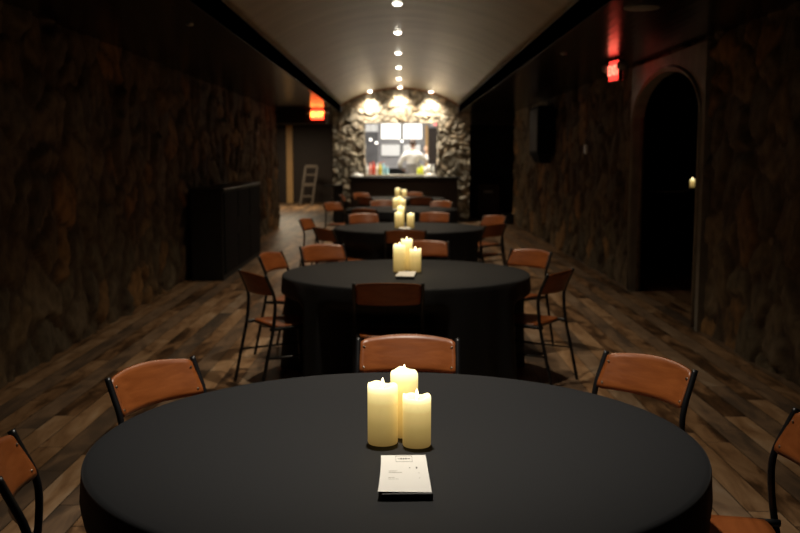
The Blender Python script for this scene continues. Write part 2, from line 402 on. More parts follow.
# side openings beside the bar: header beams, passages behind
struct(boxo('trim_4', 'blackpaint', -WX-0.28, BX0-0.002, LW_END-0.2, LW_END+0.15, 2.37, SOFF-0.002))
struct(boxo('trim_5', 'blackpaint', BX1+0.03, WX+0.3, BY-0.35, BY+0.05, 2.42, SOFF-0.002))
struct(boxo('wall_far_left', 'darkwood', -8, -1.2, 33.6, 33.8, 0, SOFF))
struct(boxo('wall_passage_side', 'darkwood', -8, -7.9, LW_END, 33.6, 0, SOFF))
struct(boxo('wall_passage_front', 'blackpaint', -8, -WX-0.31, LW_END-0.3, LW_END, 0, SOFF))
struct(boxo('wall_passage_right', 'darkwood', BX0-0.0, BX0+0.06, BY+0.42, 33.6, 0, SOFF))
struct(boxo('wall_right_recess', 'blackpaint', BX1+0.04, WX+0.3, BY+1.5, BY+1.6, 0, SOFF))
struct(boxo('wall_right_recess_side', 'blackpaint', WX+0.3, WX+0.4, 23.6, BY+1.6, 0, SOFF))
struct(boxo('ceiling_recess', 'blackpaint', BX1+0.04, WX+0.4, BY+0.21, BY+1.6, SOFF, SOFF+0.1))
# tan casing of the far passage door
bm = bmesh.new()
box(bm, -3.98, -3.76, 33.48, 33.6, 0, 2.75, 0.01)
struct(link('trim_6', bm, 'tanwood'))
struct(boxo('door_1', 'darkwood', -5.0, -3.99, 33.5, 33.58, 0, 2.6, 0.01))

# bar room behind
RB0, RB1, RBY = -1.60, 1.72, 27.0
struct(boxo('wall_bar_rear', 'barwall', RB0, RB1, RBY, RBY+0.1, 0, 2.9))
struct(boxo('wall_bar_left', 'barwall', RB0, RB0+0.05, BY+0.42, RBY, 0, 2.9))
struct(boxo('wall_bar_right', 'barwall', RB1-0.05, RB1, BY+0.42, RBY, 0, 2.9))
struct(boxo('ceiling_bar', 'barwall', RB0, RB1, BY+0.41, RBY+0.1, 2.9, 3.0))
struct(boxo('trim_7', 'darkwood', RB0+0.06, RB1-0.06, BY+0.42, RBY-0.005, 0.0, 0.25))

# ------------------------------------------------------------------ arched doorway in the right wall
def arch_doorway():
    y0, y1 = A0+0.15, A1-0.14; mid = (y0+y1)/2; hw = (y1-y0)/2; zs, zt = 2.02, 2.50
    H = 2.66
    bm = bmesh.new()
    n = 28
    inner = [(y0, 0), (y0, 1.0)]
    inner += [(mid-hw*math.cos(PI*i/n), zs+(zt-zs)*math.sin(PI*i/n)) for i in range(n+1)] + [(y1, 1.0), (y1, 0)]
    def outer(p):
        y, z = p
        if z < zs+0.001: return (A0 if y < mid else A1, z)
        t = (y-y0)/(y1-y0)
        return (A0+(A1-A0)*t, H)
    outs = [outer(p) for p in inner]
    # square the corners
    seqI, seqO = [], []
    for p, q in zip(inner, outs):
        if q[1] == H and seqO and seqO[-1][1] < H and q[0] < mid:
            seqI.append(p); seqO.append((A0, H))
            continue
        seqI.append(p); seqO.append(q)
    # last arc point maps to corner on right
    for k in range(len(seqO)-1):
        if seqO[k][1] == H and seqO[k+1][1] < H: seqO[k] = (A1, H)
    for k in range(len(seqO)):
        pass
    xs = (WX-0.075, WX+0.045)
    rows = []
    for p, q in zip(seqI, seqO):
        rows.append([bm.verts.new((xs[0], *p)), bm.verts.new((xs[0], *q)), bm.verts.new((xs[1], *p)), bm.verts.new((xs[1], *q))])
    for a, b in zip(rows, rows[1:]):
        bm.faces.new((a[0], a[1], b[1], b[0])); bm.faces.new((a[2], b[2], b[3], a[3]))
        bm.faces.new((a[0], b[0], b[2], a[2])); bm.faces.new((a[1], a[3], b[3], b[1]))
    bm.faces.new((rows[0][0], rows[0][2], rows[0][3], rows[0][1])); bm.faces.new((rows[-1][0], rows[-1][1], rows[-1][3], rows[-1][2]))
    bmesh.ops.recalc_face_normals(bm, faces=bm.faces)
    o = link('door_2', bm, 'greytrim'); struct(o)
    # raised moulding along the arch
    bm = bmesh.new()
    pts = [(WX-0.13, y, z) for y, z in inner]
    tube(bm, [(WX-0.078, y0-0.035, 0.02), (WX-0.078, y0-0.035, 2.0)] + [(WX-0.078, mid-(hw+0.035)*math.cos(PI*i/n), zs+(zt-zs+0.035)*math.sin(PI*i/n)) for i in range(n+1)] + [(WX-0.078, y1+0.035, 2.0), (WX-0.078, y1+0.035, 0.02)], 0.022, 8)
    m = link('moulding', bm, 'greytrim', o, True)
arch_doorway()
struct(boxo('wall_side_room', 'blackpaint', 6.6, 6.7, 7.5, 14.5, 0, 2.8))
struct(boxo('wall_side_room_near', 'blackpaint', WX+0.07, 6.6, 7.4, 7.5, 0, 2.8))
struct(boxo('wall_side_room_far', 'blackpaint', WX+0.07, 6.6, 14.5, 14.6, 0, 2.8))
struct(boxo('ceiling_side_room', 'blackpaint', WX+0.07, 6.7, 7.4, 14.6, 2.8, 2.9))

# ------------------------------------------------------------------ tables and cloths
TR = 0.915; TZ = 0.75
TABLES = [(-0.01, 2.83), (0.045, 7.04), (0.11, 11.6), (0.02, 15.75), (0.02, 19.95)]
TLAB = ['nearest to the camera', 'second from the camera', 'third from the camera', 'fourth from the camera', 'last before the bar']
WHICH = ['nearest table', 'second table', 'third table', 'fourth table', 'fifth table by the bar']
CH = [  # x, y, outward angle, table, description
 (0.035, 4.16, 88, 0, 'wooden chair on the far side of the nearest table, behind its candles'),
 (-0.95, 3.59, 149, 0, 'wooden chair at the far left of the nearest table, whole orange back in view'),
 (0.985, 3.71, 36, 0, 'wooden chair at the far right of the nearest table, whole orange back in view'),
 (-1.075, 2.527, 198, 0, 'wooden chair cut off by the left edge of the photo, beside the nearest table'),
 (1.235, 2.767, -9, 0, 'wooden chair cut off by the right edge of the photo, beside the nearest table'),
 (-0.075, 6.03, 270, 1, 'chair on the near side of the second table, dark back turned to the camera'),
 (-1.03, 6.60, 213, 1, 'chair at the near left of the second table, dark back and lit orange seat'),
 (1.13, 6.66, -33, 1, 'chair at the near right of the second table, dark back and lit orange seat'),
 (-1.08, 7.90, 163, 1, 'chair left of the second table, narrow orange back just behind a dark-backed chair'),
 (-0.71, 8.63, 122, 1, 'chair at the far left of the second table, orange back above its far edge'),
 (0.24, 9.04, 93, 1, 'chair straight beyond the second table, orange back partly behind its candles'),
 (1.13, 8.17, 42, 1, 'chair at the far right of the second table, orange back between black posts'),
 (0.06, 10.39, 270, 2, 'chair on the near side of the third table, dark back turned to the camera'),
 (-0.87, 10.72, 214, 2, 'chair at the near left of the third table, dark outer back'),
 (1.14, 11.30, -40, 2, 'chair at the right of the third table, dark back with black legs below'),
 (-1.22, 12.30, 165, 2, 'chair at the left of the third table, small narrow orange back'),
 (-0.52, 13.45, 105, 2, 'chair at the far left of the third table, wide orange back'),
 (0.50, 13.75, 80, 2, 'chair at the far right of the third table, orange back right of the candles'),
 (1.29, 12.95, 38, 2, 'chair at the right of the third table, orange back just behind the dark one'),
 (-0.56, 14.72, 245, 3, 'chair on the near left side of the fourth table, dark back'),
 (-1.19, 16.70, 140, 3, 'chair at the left of the fourth table, orange back by the lit passage floor'),
 (-0.34, 17.55, 100, 3, 'chair at the far side of the fourth table, dim orange back left of the candles'),
 (0.75, 17.30, 62, 3, 'chair at the far right of the fourth table, dim orange back'),
 (0.42, 18.90, 280, 4, 'chair on the near side of the fifth table, dark back right of the candles'),
 (-0.72, 19.05, 225, 4, 'chair at the near left of the fifth table, dark back'),
 (-1.22, 20.10, 178, 4, 'chair at the left of the fifth table, sliver of orange back'),
 (-0.87, 21.20, 125, 4, 'chair at the far left of the fifth table, orange back before the bar front'),
 (0.30, 21.60, 82, 4, 'chair at the far right of the fifth table, orange back before the bar front'),
]
def entry(tx, ty, a, chairs):
    # how far out a ray from the table centre may go before it meets a tucked-in chair
    lim = 2.0
    for (x, y, ph) in chairs:
        th = R(ph+90); c, s = math.cos(-th), math.sin(-th)
        ox, oy = tx-x, ty-y; ox, oy = c*ox-s*oy, s*ox+c*oy
        dx, dy = c*math.cos(a)-s*math.sin(a), s*math.cos(a)+c*math.sin(a)
        t0, t1 = 0, 9
        for o_, d_, lo, hi in ((ox, dx, -0.228, 0.228), (oy, dy, -0.1, 0.495)):
            if abs(d_) < 1e-9:
                if not lo < o_ < hi: t1 = -1
                continue
            p, q = (lo-o_)/d_, (hi-o_)/d_
            if p > q: p, q = q, p
            t0 = max(t0, p); t1 = min(t1, q)
        if t1 > t0 > 0: lim = min(lim, t0-0.02)
    return lim
def cloth(seed, chairs):
    bm = bmesh.new(); n = 240; rings = []
    rnd = random.Random(seed); ph = [rnd.uniform(0, 6.28) for _ in range(6)]
    tx, ty = TABLES[seed]
    raw = [entry(tx, ty, 2*PI*i/n, chairs) for i in range(n)]
    mn = [min(raw[(i+k_) % n] for k_ in range(-2, 3)) for i in range(n)]
    mn = [min(m_, 0.99) for m_ in mn]
    lim = [min(mn[i], sum(mn[(i+k_) % n] for k_ in range(-3, 4))/7) for i in range(n)]
    def fold(a): return 0.5*math.sin(17*a+ph[0]+0.8*math.sin(3*a+ph[1])) + 0.3*math.sin(29*a+ph[2]+math.sin(5*a+ph[4])) + 0.35*math.sin(8*a+ph[3])
    prof = [(0.0, 0), (0.15, 0), (0.4, 0), (0.7, 0), (0.86, 0), (0.900, 0), (0.911, -0.002), (0.9165, -0.006), (0.919, -0.014)]
    for k in range(1, 27): prof.append((0.919+0.045*(k/26), -0.014-0.746*(k/26)))
    for (r, dz) in prof:
        if r == 0: rings.append([bm.verts.new((0, 0, TZ+0.012))]); continue
        t = max(0, (-dz-0.014)/0.75); amp = 0.030*t**0.8
        zz = TZ+0.012+dz; q = max(0, min(1, (0.645-zz)/0.165)); q = q*q*(3-2*q)
        rg = []
        for i in range(n):
            a_ = 2*PI*i/n; rad = r+amp*fold(a_); L_ = lim[i]
            if rad > L_: rad = rad+(L_-rad)*q
            rg.append(bm.verts.new((rad*math.cos(a_), rad*math.sin(a_), zz)))
        rings.append(rg)
    for a, b in zip(rings, rings[1:]):
        for i in range(n):
            j = (i+1) % n
            if len(a) == 1: bm.faces.new((a[0], b[i], b[j]))
            else: bm.faces.new((a[i], b[i], b[j], a[j]))
    o = link('tablecloth', bm, 'cloth', smooth=True)
    return o
def make_table(i):
    t = empty('round_table', (*TABLES[i], 0), 0, 'round table under a floor-length black cloth, ' + TLAB[i], 'table', 'round tables down the middle of the room')
    bm = bmesh.new(); lathe(bm, [(TR-0.012, TZ-0.03), (TR-0.005, TZ-0.015), (TR-0.012, TZ)], 64); link('tabletop', bm, 'darkwood', t)
    for a in range(4):
        bm = bmesh.new(); c, s = math.cos(a*PI/2+PI/4), math.sin(a*PI/2+PI/4)
        tube(bm, [(0.5*c, 0.5*s, TZ-0.03), (0.58*c, 0.58*s, 0)], 0.014); link('leg', bm, 'steel', t, True)
for i in range(5):
    make_table(i)
    c = cloth(i, [(q[0], q[1], q[2]) for q in CH if q[3] == i]); c.location = (*TABLES[i], 0)
    tag(c, 'black floor-length cloth on the round table ' + TLAB[i].replace(', with its long cloth in view', ''), 'tablecloth', 'black round tablecloths')

# ------------------------------------------------------------------ chairs
def make_chair():
    t = empty('dining_chair', (0, 0, 0))
    # seat
    bm = bmesh.new(); nx_, ny_ = 14, 14; W, D = 0.40, 0.39
    top = []; bot = []
    for j in range(ny_+1):
        for i in range(nx_+1):
            u = -1+2*i/nx_; v = -1+2*j/ny_
            # rounded square
            k = 0.16
            x = u*W/2*(1-k*max(0, abs(v)-0.6)**2*2.2); y = v*D/2*(1-k*max(0, abs(u)-0.6)**2*2.2)
            x *= 0.94+0.06*(v+1)/2*1.0
            z = 0.455 - 0.014*(1-u*u)*(1-v*v) - (0.018*max(0, v-0.6)**2/0.16)
            top.append(bm.verts.new((x, y+0.27, z))); bot.append(bm.verts.new((x, y+0.27, z-0.012)))
    w = nx_+1
    for j in range(ny_):
        for i in range(nx_):
            a = j*w+i
            bm.faces.new((top[a], top[a+1], top[a+w+1], top[a+w])); bm.faces.new((bot[a], bot[a+w], bot[a+w+1], bot[a+1]))
    edge = [i for i in range(w)] + [j*w+nx_ for j in range(1, ny_+1)] + [ny_*w+i for i in range(nx_-1, -1, -1)] + [j*w for j in range(ny_-1, 0, -1)]
    for a, b in zip(edge, edge[1:]+edge[:1]): bm.faces.new((top[a], bot[a], bot[b], top[b]))
    bmesh.ops.recalc_face_normals(bm, faces=bm.faces)
    link('seat', bm, 'ply', t, True)
    # posts: foot, knee, kink, top
    def post_y(z):
        P = [(0, -0.055), (0.44, 0.045), (0.60, 0.062), (0.685, 0.050), (0.83, -0.014)]
        for (a, b), (c, d) in zip(P, P[1:]):
            if z <= c: return b+(d-b)*(z-a)/(c-a)
        return P[-1][1]
    HW = 0.221
    for s in (-1, 1):
        bm = bmesh.new()
        pts = smoothpath([(s*HW, post_y(z), z) for z in (0, 0.2, 0.44, 0.60, 0.68, 0.75, 0.815)], 4)
        tube(bm, pts, 0.012, 10)
        link('rear_leg', bm, 'steel', t, True)
    for s in (-1, 1):
        bm = bmesh.new()
        tube(bm, smoothpath([(s*0.205, 0.03, 0.435), (s*0.205, 0.20, 0.437), (s*0.205, 0.42, 0.437), (s*0.205, 0.448, 0.42), (s*0.207, 0.455, 0.38), (s*0.212, 0.475, 0.0)], 4), 0.012, 10)
        link('front_leg', bm, 'steel', t, True)
    bm = bmesh.new()
    tube(bm, [(-0.21, 0.10, 0.43), (0.21, 0.10, 0.43)], 0.009); tube(bm, [(-0.205, 0.40, 0.43), (0.205, 0.40, 0.43)], 0.009)
    for s in (-1, 1):
        tube(bm, [(s*0.214, -0.01, 0.235), (s*0.21, 0.464, 0.235)], 0.007)
    link('seat_frame', bm, 'steel', t, True)
    # back panel: bent plywood, inner face toward +y, bulges back in the middle
    bm = bmesh.new(); nu, nv = 24, 8; th = 0.010
    Fr = []; Bk = []
    for j in range(nv+1):
        for i in range(nu+1):
            u = -1+2*i/nu; v = j/nv
            z0 = 0.670; z1 = 0.807+0.018*(1-u*u)
            cr_ = max(0, abs(u)-0.95)/0.05
            z = z0+(z1-z0)*v + (0.5-v)*2*0.008*cr_**2
            yb = post_y(0.662+0.15*v)+0.002 - 0.055*(1-u*u)
            Fr.append(bm.verts.new((u*0.211, yb+th/2, z))); Bk.append(bm.verts.new((u*0.211, yb-th/2, z)))
    w = nu+1
    for j in range(nv):
        for i in range(nu):
            a = j*w+i
            bm.faces.new((Fr[a], Fr[a+1], Fr[a+w+1], Fr[a+w])); bm.faces.new((Bk[a], Bk[a+w], Bk[a+w+1], Bk[a+1]))
    edge = [i for i in range(w)] + [j*w+nu for j in range(1, nv+1)] + [nv*w+i for i in range(nu-1, -1, -1)] + [j*w for j in range(nv-1, 0, -1)]
    for a, b in zip(edge, edge[1:]+edge[:1]): bm.faces.new((Fr[a], Bk[a], Bk[b], Fr[b]))
    bmesh.ops.recalc_face_normals(bm, faces=bm.faces)
    bk = link('backrest', bm, 'ply', t, True)
    for s in (-1, 1):
        for z in (0.694, 0.778):
            bm = bmesh.new(); y = post_y(z)+0.002-0.055*(1-0.93**2)+th/2
            r = bmesh.ops.create_uvsphere(bm, u_segments=10, v_segments=6, radius=0.0062)
            bmesh.ops.scale(bm, vec=(1, 0.5, 1), verts=r['verts']); bmesh.ops.translate(bm, vec=(s*0.195, y+0.001, z), verts=r['verts'])
            link('rivet', bm, 'rivet', bk, True)
    return t
proto = make_chair(); used = False
for (x, y, ph, ti, lab) in CH:
    o = proto if not used else copy_tree(proto); used = True
    o.location = (x, y, 0); o.rotation_euler = (0, 0, R(ph+90))
    tag(o, lab, 'chair', 'wooden chairs around the round tables')

# ------------------------------------------------------------------ candles
def make_candle(h, r, seed, name='pillar_candle'):
    t = empty(name, (0, 0, 0)); rnd = random.Random(seed); p1, p2 = rnd.uniform(0, 6), rnd.uniform(0, 6)
    bm = bmesh.new()
    def wob(a, rr, z):
        return (0.0045*math.sin(a*2+p1)+0.0025*math.sin(a*5+p2))*(1 if z > h-0.02 else 0)*(rr/r)
    prof = [(r*0.96, 0), (r, 0.004), (r, h*0.25), (r, h*0.5), (r, h*0.75), (r, h-0.012), (r*0.985, h-0.005), (r*0.94, h-0.001), (r*0.86, h-0.002), (r*0.75, h-0.008), (r*0.5, h-0.013), (0, h-0.015)]
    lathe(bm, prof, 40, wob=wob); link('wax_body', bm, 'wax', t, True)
    bm = bmesh.new()
    lathe(bm, [(0.0012, h-0.016), (0.0035, h-0.006), (0.0052, h+0.002), (0.0045, h+0.009), (0.002, h+0.017), (0, h+0.021)], 12)
    fl = link('flame', bm, 'flame', t, True)
    return t
# x, y, height, radius relative to cluster
CL = [
 [(-0.052, 2.790, 0.180, 0.0455, 'left and front of the cluster on the nearest table'), (0.050, 2.765, 0.152, 0.0425, 'shortest, front right of the cluster on the nearest table'), (0.013, 2.868, 0.203, 0.0425, 'tallest, at the back of the cluster on the nearest table')],
 [(-0.005, 7.08, 0.203, 0.0455, 'left one of the cluster on the second table'), (0.115, 7.07, 0.172, 0.043, 'right one of the cluster on the second table'), (0.052, 7.19, 0.235, 0.043, 'back one of the cluster on the second table')],
 [(-0.018, 11.50, 0.185, 0.0455, 'left one of the cluster on the third table'), (0.128, 11.50, 0.172, 0.043, 'right one of the cluster on the third table'), (0.01, 11.65, 0.25, 0.043, 'back one of the cluster on the third table')],
 [(-0.07, 15.42, 0.185, 0.046, 'left one of the cluster on the fourth table'), (0.045, 15.42, 0.165, 0.046, 'right one of the cluster on the fourth table'), (-0.01, 15.55, 0.20, 0.043, 'back one of the cluster on the fourth table')],
 [(-0.05, 19.9, 0.20, 0.05, 'left one of the pair on the fifth table'), (0.085, 19.9, 0.165, 0.05, 'right one of the pair on the fifth table')],
]
k = 0
for ti, cl in enumerate(CL):
    for (x, y, h, r, lab) in cl:
        c = make_candle(h, r, k); k += 1
        c.location = (x, y, TZ+0.0125); c.rotation_euler[2] = k*1.3
        tag(c, 'lit ivory pillar candle, ' + lab, 'candle', 'pillar candles on the ' + WHICH[ti])

# candle on a bracket inside the dark doorway
c = make_candle(0.09, 0.027, 77); c.location = (3.205, 10.45, 1.285)
tag(c, 'single lit candle in the dark arched doorway on the right', 'candle')
br = empty('wall_bracket', (3.205, 10.45, 1.2755), 0, 'small black bracket holding the candle in the dark arched doorway', 'bracket')
bm = bmesh.new(); lathe(bm, [(0.035, 0), (0.04, 0.009)], 20); link('plate', bm, 'black', br)
bm = bmesh.new(); tube(bm, smoothpath([(0, 0, 0), (-0.02, 0.2, -0.04), (-0.15, 0.6, -0.06), (-0.28, 1.1, -0.06)]), 0.006); link('arm', bm, 'black', br)

# ------------------------------------------------------------------ cards on black folders
def make_card(detail):
    t = empty('menu_card', (0, 0, 0)); W, Ln = 0.126, 0.30
    bm = bmesh.new(); n = 14; vs = []
    for j in range(n+1):
        v = j/n
        for i in range(7):
            u = i/6
            x = -W/2+W*u - (0.010*(1-v)**2)*(1-u); y = -Ln/2+Ln*v
            z = 0.0012+0.012*max(0, (0.5-v))**2*(1-u)
            vs.append(bm.verts.new((x, y, z)))
    for j in range(n):
        for i in range(6):
            a = j*7+i; bm.faces.new((vs[a], vs[a+1], vs[a+8], vs[a+7]))
    r = bmesh.ops.extrude_face_region(bm, geom=list(bm.faces)); bmesh.ops.translate(bm, vec=(0, 0, -0.0006), verts=[g for g in r['geom'] if isinstance(g, bmesh.types.BMVert)])
    bmesh.ops.recalc_face_normals(bm, faces=bm.faces)
    link('paper', bm, 'paper', t)
    if detail:
        # boxed heading and the small print, too faint to read in the photo
        bm = bmesh.new(); z = 0.0014
        def bar(x0, x1, y0, y1): box(bm, x0, x1, y0, y1, z, z+0.0003)
        x0, x1, y0, y1 = -0.022, 0.024, 0.090, 0.142
        bar(x0, x1, y0, y0+0.0015); bar(x0, x1, y1-0.0015, y1); bar(x0, x0+0.0008, y0, y1); bar(x1-0.0008, x1, y0, y1)
        for q, (a, b, hh) in enumerate(((-0.016, -0.011, .005), (-0.009, -0.004, .011), (-0.002, 0.002, .012), (0.004, 0.009, .011), (0.011, 0.018, .005))):
            bar(a, b, 0.117-hh/2, 0.117+hh/2)
        bar(0.013, 0.0155, 0.036, 0.042); bar(0.031, 0.035, 0.032, 0.046)
        link('heading_box', bm, 'ink', t)
        for (yy, a, b) in ((0.012, -0.043, -0.02), (0.0, -0.043, -0.008), (-0.04, -0.045, -0.028), (-0.052, -0.045, -0.018), (-0.09, -0.047, -0.014), (-0.102, -0.047, -0.026), (-0.116, -0.048, -0.006), (-0.005, 0.036, 0.039), (-0.045, 0.036, 0.039)):
            bm = bmesh.new(); bar(a, b, yy, yy+0.0035); link('print_line', bm, 'ink2', t)
    return t
def make_folder():
    bm = bmesh.new(); box(bm, -0.064, 0.066, -0.155, 0.15, 0, 0.018, 0.003); return link('menu_folder', bm, 'folder')
CARDS = [(0.013, 2.455, 1.5, 'nearest table'), (0.045, 6.78, -4, 'second table'), (0.06, 11.2, 5, 'third table'), (-0.04, 15.15, 0, 'fourth table'), (0.13, 19.7, 8, 'fifth table by the bar')]
pf = None; pc = None
for i, (x, y, a, w) in enumerate(CARDS):
    f = make_folder() if pf is None else pf.copy()
    if pf is None: pf = f
    else: C.objects.link(f)
    f.location = (x, y, TZ+0.0125); f.rotation_euler = (0, 0, R(a)); tag(f, 'slim black folder under the white card on the ' + w, 'folder', 'black folders under the cards')
    c = make_card(i == 0) if i < 2 else copy_tree(pc)
    if i == 1: pc = c
    c.location = (x, y, TZ+0.0125+0.0185); c.rotation_euler = (0, 0, R(a)); tag(c, 'white printed card lying on a black folder on the ' + w, 'card', 'white cards on the tables')

# ------------------------------------------------------------------ black cabinets along the left wall
cab = empty('long_cabinet', (-WX+0.11, 14.3, 0), 0, 'long waist-high black cabinet with doors against the left stone wall', 'cabinet')
bm = bmesh.new(); box(bm, 0, 0.42, -1.95, 1.3, 0.0, 1.18, 0.01); link('body', bm, 'blackpaint', cab)
bm = bmesh.new(); box(bm, -0.0, 0.45, -1.97, 1.32, 1.18, 1.205, 0.006); link('top', bm, 'black', cab)
for kk in range(3):
    y0 = -1.90+kk*1.06
    bm = bmesh.new(); box(bm, 0.421, 0.44, y0, y0+1.03, 0.08, 1.15, 0.004); d = link('door', bm, 'cabdoor', cab)
    bm = bmesh.new(); tube(bm, [(0.442, y0+0.9, 0.55), (0.465, y0+0.9, 0.57), (0.465, y0+0.9, 0.78), (0.442, y0+0.9, 0.80)], 0.007); link('handle', bm, 'black', d)

# ------------------------------------------------------------------ speaker, thermostat, small ceiling things
sp = empty('wall_speaker', (WX-0.06, 17.8, 1.5), 0, 'tall black loudspeaker hung high on the right stone wall', 'speaker')
bm = bmesh.new(); vs = []
for (z, hw, d) in ((0, 0.38, 0.22), (0.18, 0.62, 0.3), (1.03, 0.62, 0.3)):
    vs.append([bm.verts.new((-0.04, -hw, z)), bm.verts.new((-0.04, hw, z)), bm.verts.new((-d, hw*0.85, z)), bm.verts.new((-d, -hw*0.85, z))])
for a, b in zip(vs, vs[1:]):
    for i in range(4): bm.faces.new((a[i], a[(i+1) % 4], b[(i+1) % 4], b[i]))
bm.faces.new(vs[0]); bm.faces.new(vs[-1]); bmesh.ops.recalc_face_normals(bm, faces=bm.faces)
link('cabinet', bm, 'cabdoor', sp)
bm = bmesh.new(); box(bm, -0.31, -0.30, -0.48, 0.48, 0.22, 0.98, 0.004); link('grille', bm, 'speakergrille', sp)
bm = bmesh.new(); box(bm, -0.06, 0.04, -0.08, 0.08, 0.5, 0.62); link('bracket', bm, 'steel', sp)

th = empty('thermostat', (WX-0.055, 14.25, 1.66), 0, 'small pale thermostat on the right stone wall', 'thermostat')
bm = bmesh.new(); box(bm, -0.035, 0, -0.05, 0.05, 0, 0.13, 0.006); link('housing', bm, 'white', th)
bm = bmesh.new(); box(bm, -0.038, -0.0345, -0.03, 0.03, 0.06, 0.11); link('display', bm, 'grey', th)

def disc_fixture(name, x, y, r, label, cat, group, m='grey', z=SOFF):
    t = empty(name, (x, y, z), 0, label, cat, group)
    bm = bmesh.new(); lathe(bm, [(r, 0.0), (r, -0.008), (r*0.9, -0.014), (r*0.78, -0.012)], 28); link('trim_ring', bm, m, t, True)
    bm = bmesh.new(); lathe(bm, [(r*0.78, -0.013), (r*0.6, -0.016), (0, -0.018)], 28); link('cover', bm, m, t, True)
    return t
disc_fixture('ceiling_speaker', 1.76, 7.08, 0.13, 'pale round cover on the dark ceiling above the right exit sign', 'ceiling speaker', None)
disc_fixture('unlit_ceiling_light', -1.72, 7.95, 0.03, 'tiny round fitting on the dark ceiling at the upper left', 'lamp_fitting', 'tiny round ceiling fittings', 'chrome')  # these two unlit recessed lights stand in for tiny specks of light
disc_fixture('unlit_ceiling_light', 1.72, 10.2, 0.03, 'tiny round fitting on the dark ceiling left of the right exit sign', 'lamp_fitting', 'tiny round ceiling fittings', 'chrome')

# ------------------------------------------------------------------ exit signs
def text_mesh(name, s, size, m, parent, loc, rot):
    cu = bpy.data.curves.new(name, 'FONT'); cu.body = s; cu.size = size; cu.extrude = 0.002; cu.align_x = 'CENTER'; cu.align_y = 'CENTER'; cu.offset = size*0.03
    ob = bpy.data.objects.new(name, cu); C.objects.link(ob)
    dg = bpy.context.evaluated_depsgraph_get(); dg.update()
    me = bpy.data.meshes.new_from_object(ob.evaluated_get(dg)); C.objects.unlink(ob); bpy.data.objects.remove(ob)
    me.materials.clear(); me.materials.append(M[m])
    o = bpy.data.objects.new(name, me); C.objects.link(o); o.parent = parent; o.location = loc; o.rotation_euler = rot
    return o
def exit_sign(loc, rz, label, face, letter, W=0.30, H=0.235):
    t = empty('exit_sign', loc, rz, label, 'exit sign')   # face looks along -y, hung from z = 0 down
    bm = bmesh.new(); box(bm, -0.05, 0.05, -0.03, 0.03, -0.02, 0.0); box(bm, -W/2, W/2, -0.025, 0.025, -0.02-H, -0.02, 0.006); link('housing', bm, 'black', t)
    bm = bmesh.new(); box(bm, -W/2+0.012, W/2-0.012, -0.028, -0.0252, -0.02-H+0.012, -0.032); link('face', bm, face, t)
    bm = bmesh.new(); box(bm, -W/2+0.012, W/2-0.012, 0.0252, 0.028, -0.02-H+0.012, -0.032); link('face', bm, face, t)
    text_mesh('lettering', 'EXIT', 0.15, letter, t, (0, -0.031, -0.02-H/2), (R(90), 0, 0))
    for s in (-1, 1):
        bm = bmesh.new(); r = bmesh.ops.create_cone(bm, cap_ends=True, segments=20, radius1=0.055, radius2=0.04, depth=0.07)
        bmesh.ops.rotate(bm, matrix=Matrix.Rotation(R(100), 3, 'X'), verts=r['verts']); bmesh.ops.translate(bm, vec=(s*(W/2+0.07), -0.03, -0.10), verts=r['verts'])
        tube(bm, [(s*(W/2-0.005), 0, -0.10), (s*(W/2+0.06), 0, -0.10)], 0.01)
        link('lamp_head', bm, 'grey', t, True)
    return t
exit_sign((-1.87, 21.74, SOFF-0.002), 0, 'red lit EXIT sign with two lamp heads hung left of the bar wall', 'exitface', 'offletter')
exit_sign((2.38, 10.65, SOFF-0.002), R(-80), 'red lit EXIT sign seen side on, hung by the arched doorway', 'exitface2', 'offletter2', 0.28, 0.24)

# ------------------------------------------------------------------ downlights in the crown
def downlight(x, y, energy, size_deg, label, group, radius=0.05, tilt=0.0, col=(1.0, 0.83, 0.61)):
    z = vault_z(x)
    t = empty('recessed_downlight', (x, y, z-0.002), 0, label, 'ceiling light', group)
    bm = bmesh.new(); lathe(bm, [(radius+0.018, 0.004), (radius+0.018, -0.004), (radius+0.008, -0.010), (radius, -0.006)], 28); link('trim_ring', bm, 'white', t, True)
    bm = bmesh.new(); lathe(bm, [(radius, -0.007), (radius*0.85, -0.018), (radius*0.5, -0.026), (0, -0.029)], 24); link('lens', bm, 'lamp', t, True)
    ld = bpy.data.lights.new('spot', 'SPOT'); ld.energy = energy; ld.spot_size = R(size_deg); ld.spot_blend = 1.0; ld.color = col; ld.shadow_soft_size = 0.05
    lo = bpy.data.objects.new('spot', ld); C.objects.link(lo); lo.parent = t; lo.location = (0, 0, -0.05); lo.rotation_euler = (tilt, 0, 0)
    return t
DL = [21.2, 18.6, 16.0, 13.4, 10.9, 8.4, 5.8, 3.3]
ORD = ['fifth from the bottom of the row, nearest the bar wall', 'second light of the ceiling row counted from the bar', 'third light of the ceiling row counted from the bar', 'fourth light of the ceiling row counted from the bar', 'topmost light of the ceiling row in the photo']
ORD[0] = 'light of the ceiling row nearest the bar wall'
for i, y in enumerate(DL):
    downlight(-0.03, y, (165 if y > 4 else 330), (108 if y > 4 else 75), 'small round downlight in the vault, ' + (ORD[i] if i < 5 else {5: 'between the second and third tables', 6: 'over the near side of the second table', 7: 'over the nearest table'}[i]), 'row of downlights along the vault', col=((1.0, 0.83, 0.61) if y > 4 else (1.0, 0.90, 0.76)))
for x, w in ((-0.74, 'left'), (0.0, 'middle'), (0.76, 'right')):
    downlight(x, BY-0.24, 145, 106, 'small downlight washing the stone bar wall, ' + w + ' of the three', 'wall washers above the bar', tilt=R(10), col=(1.0, 0.88, 0.70))

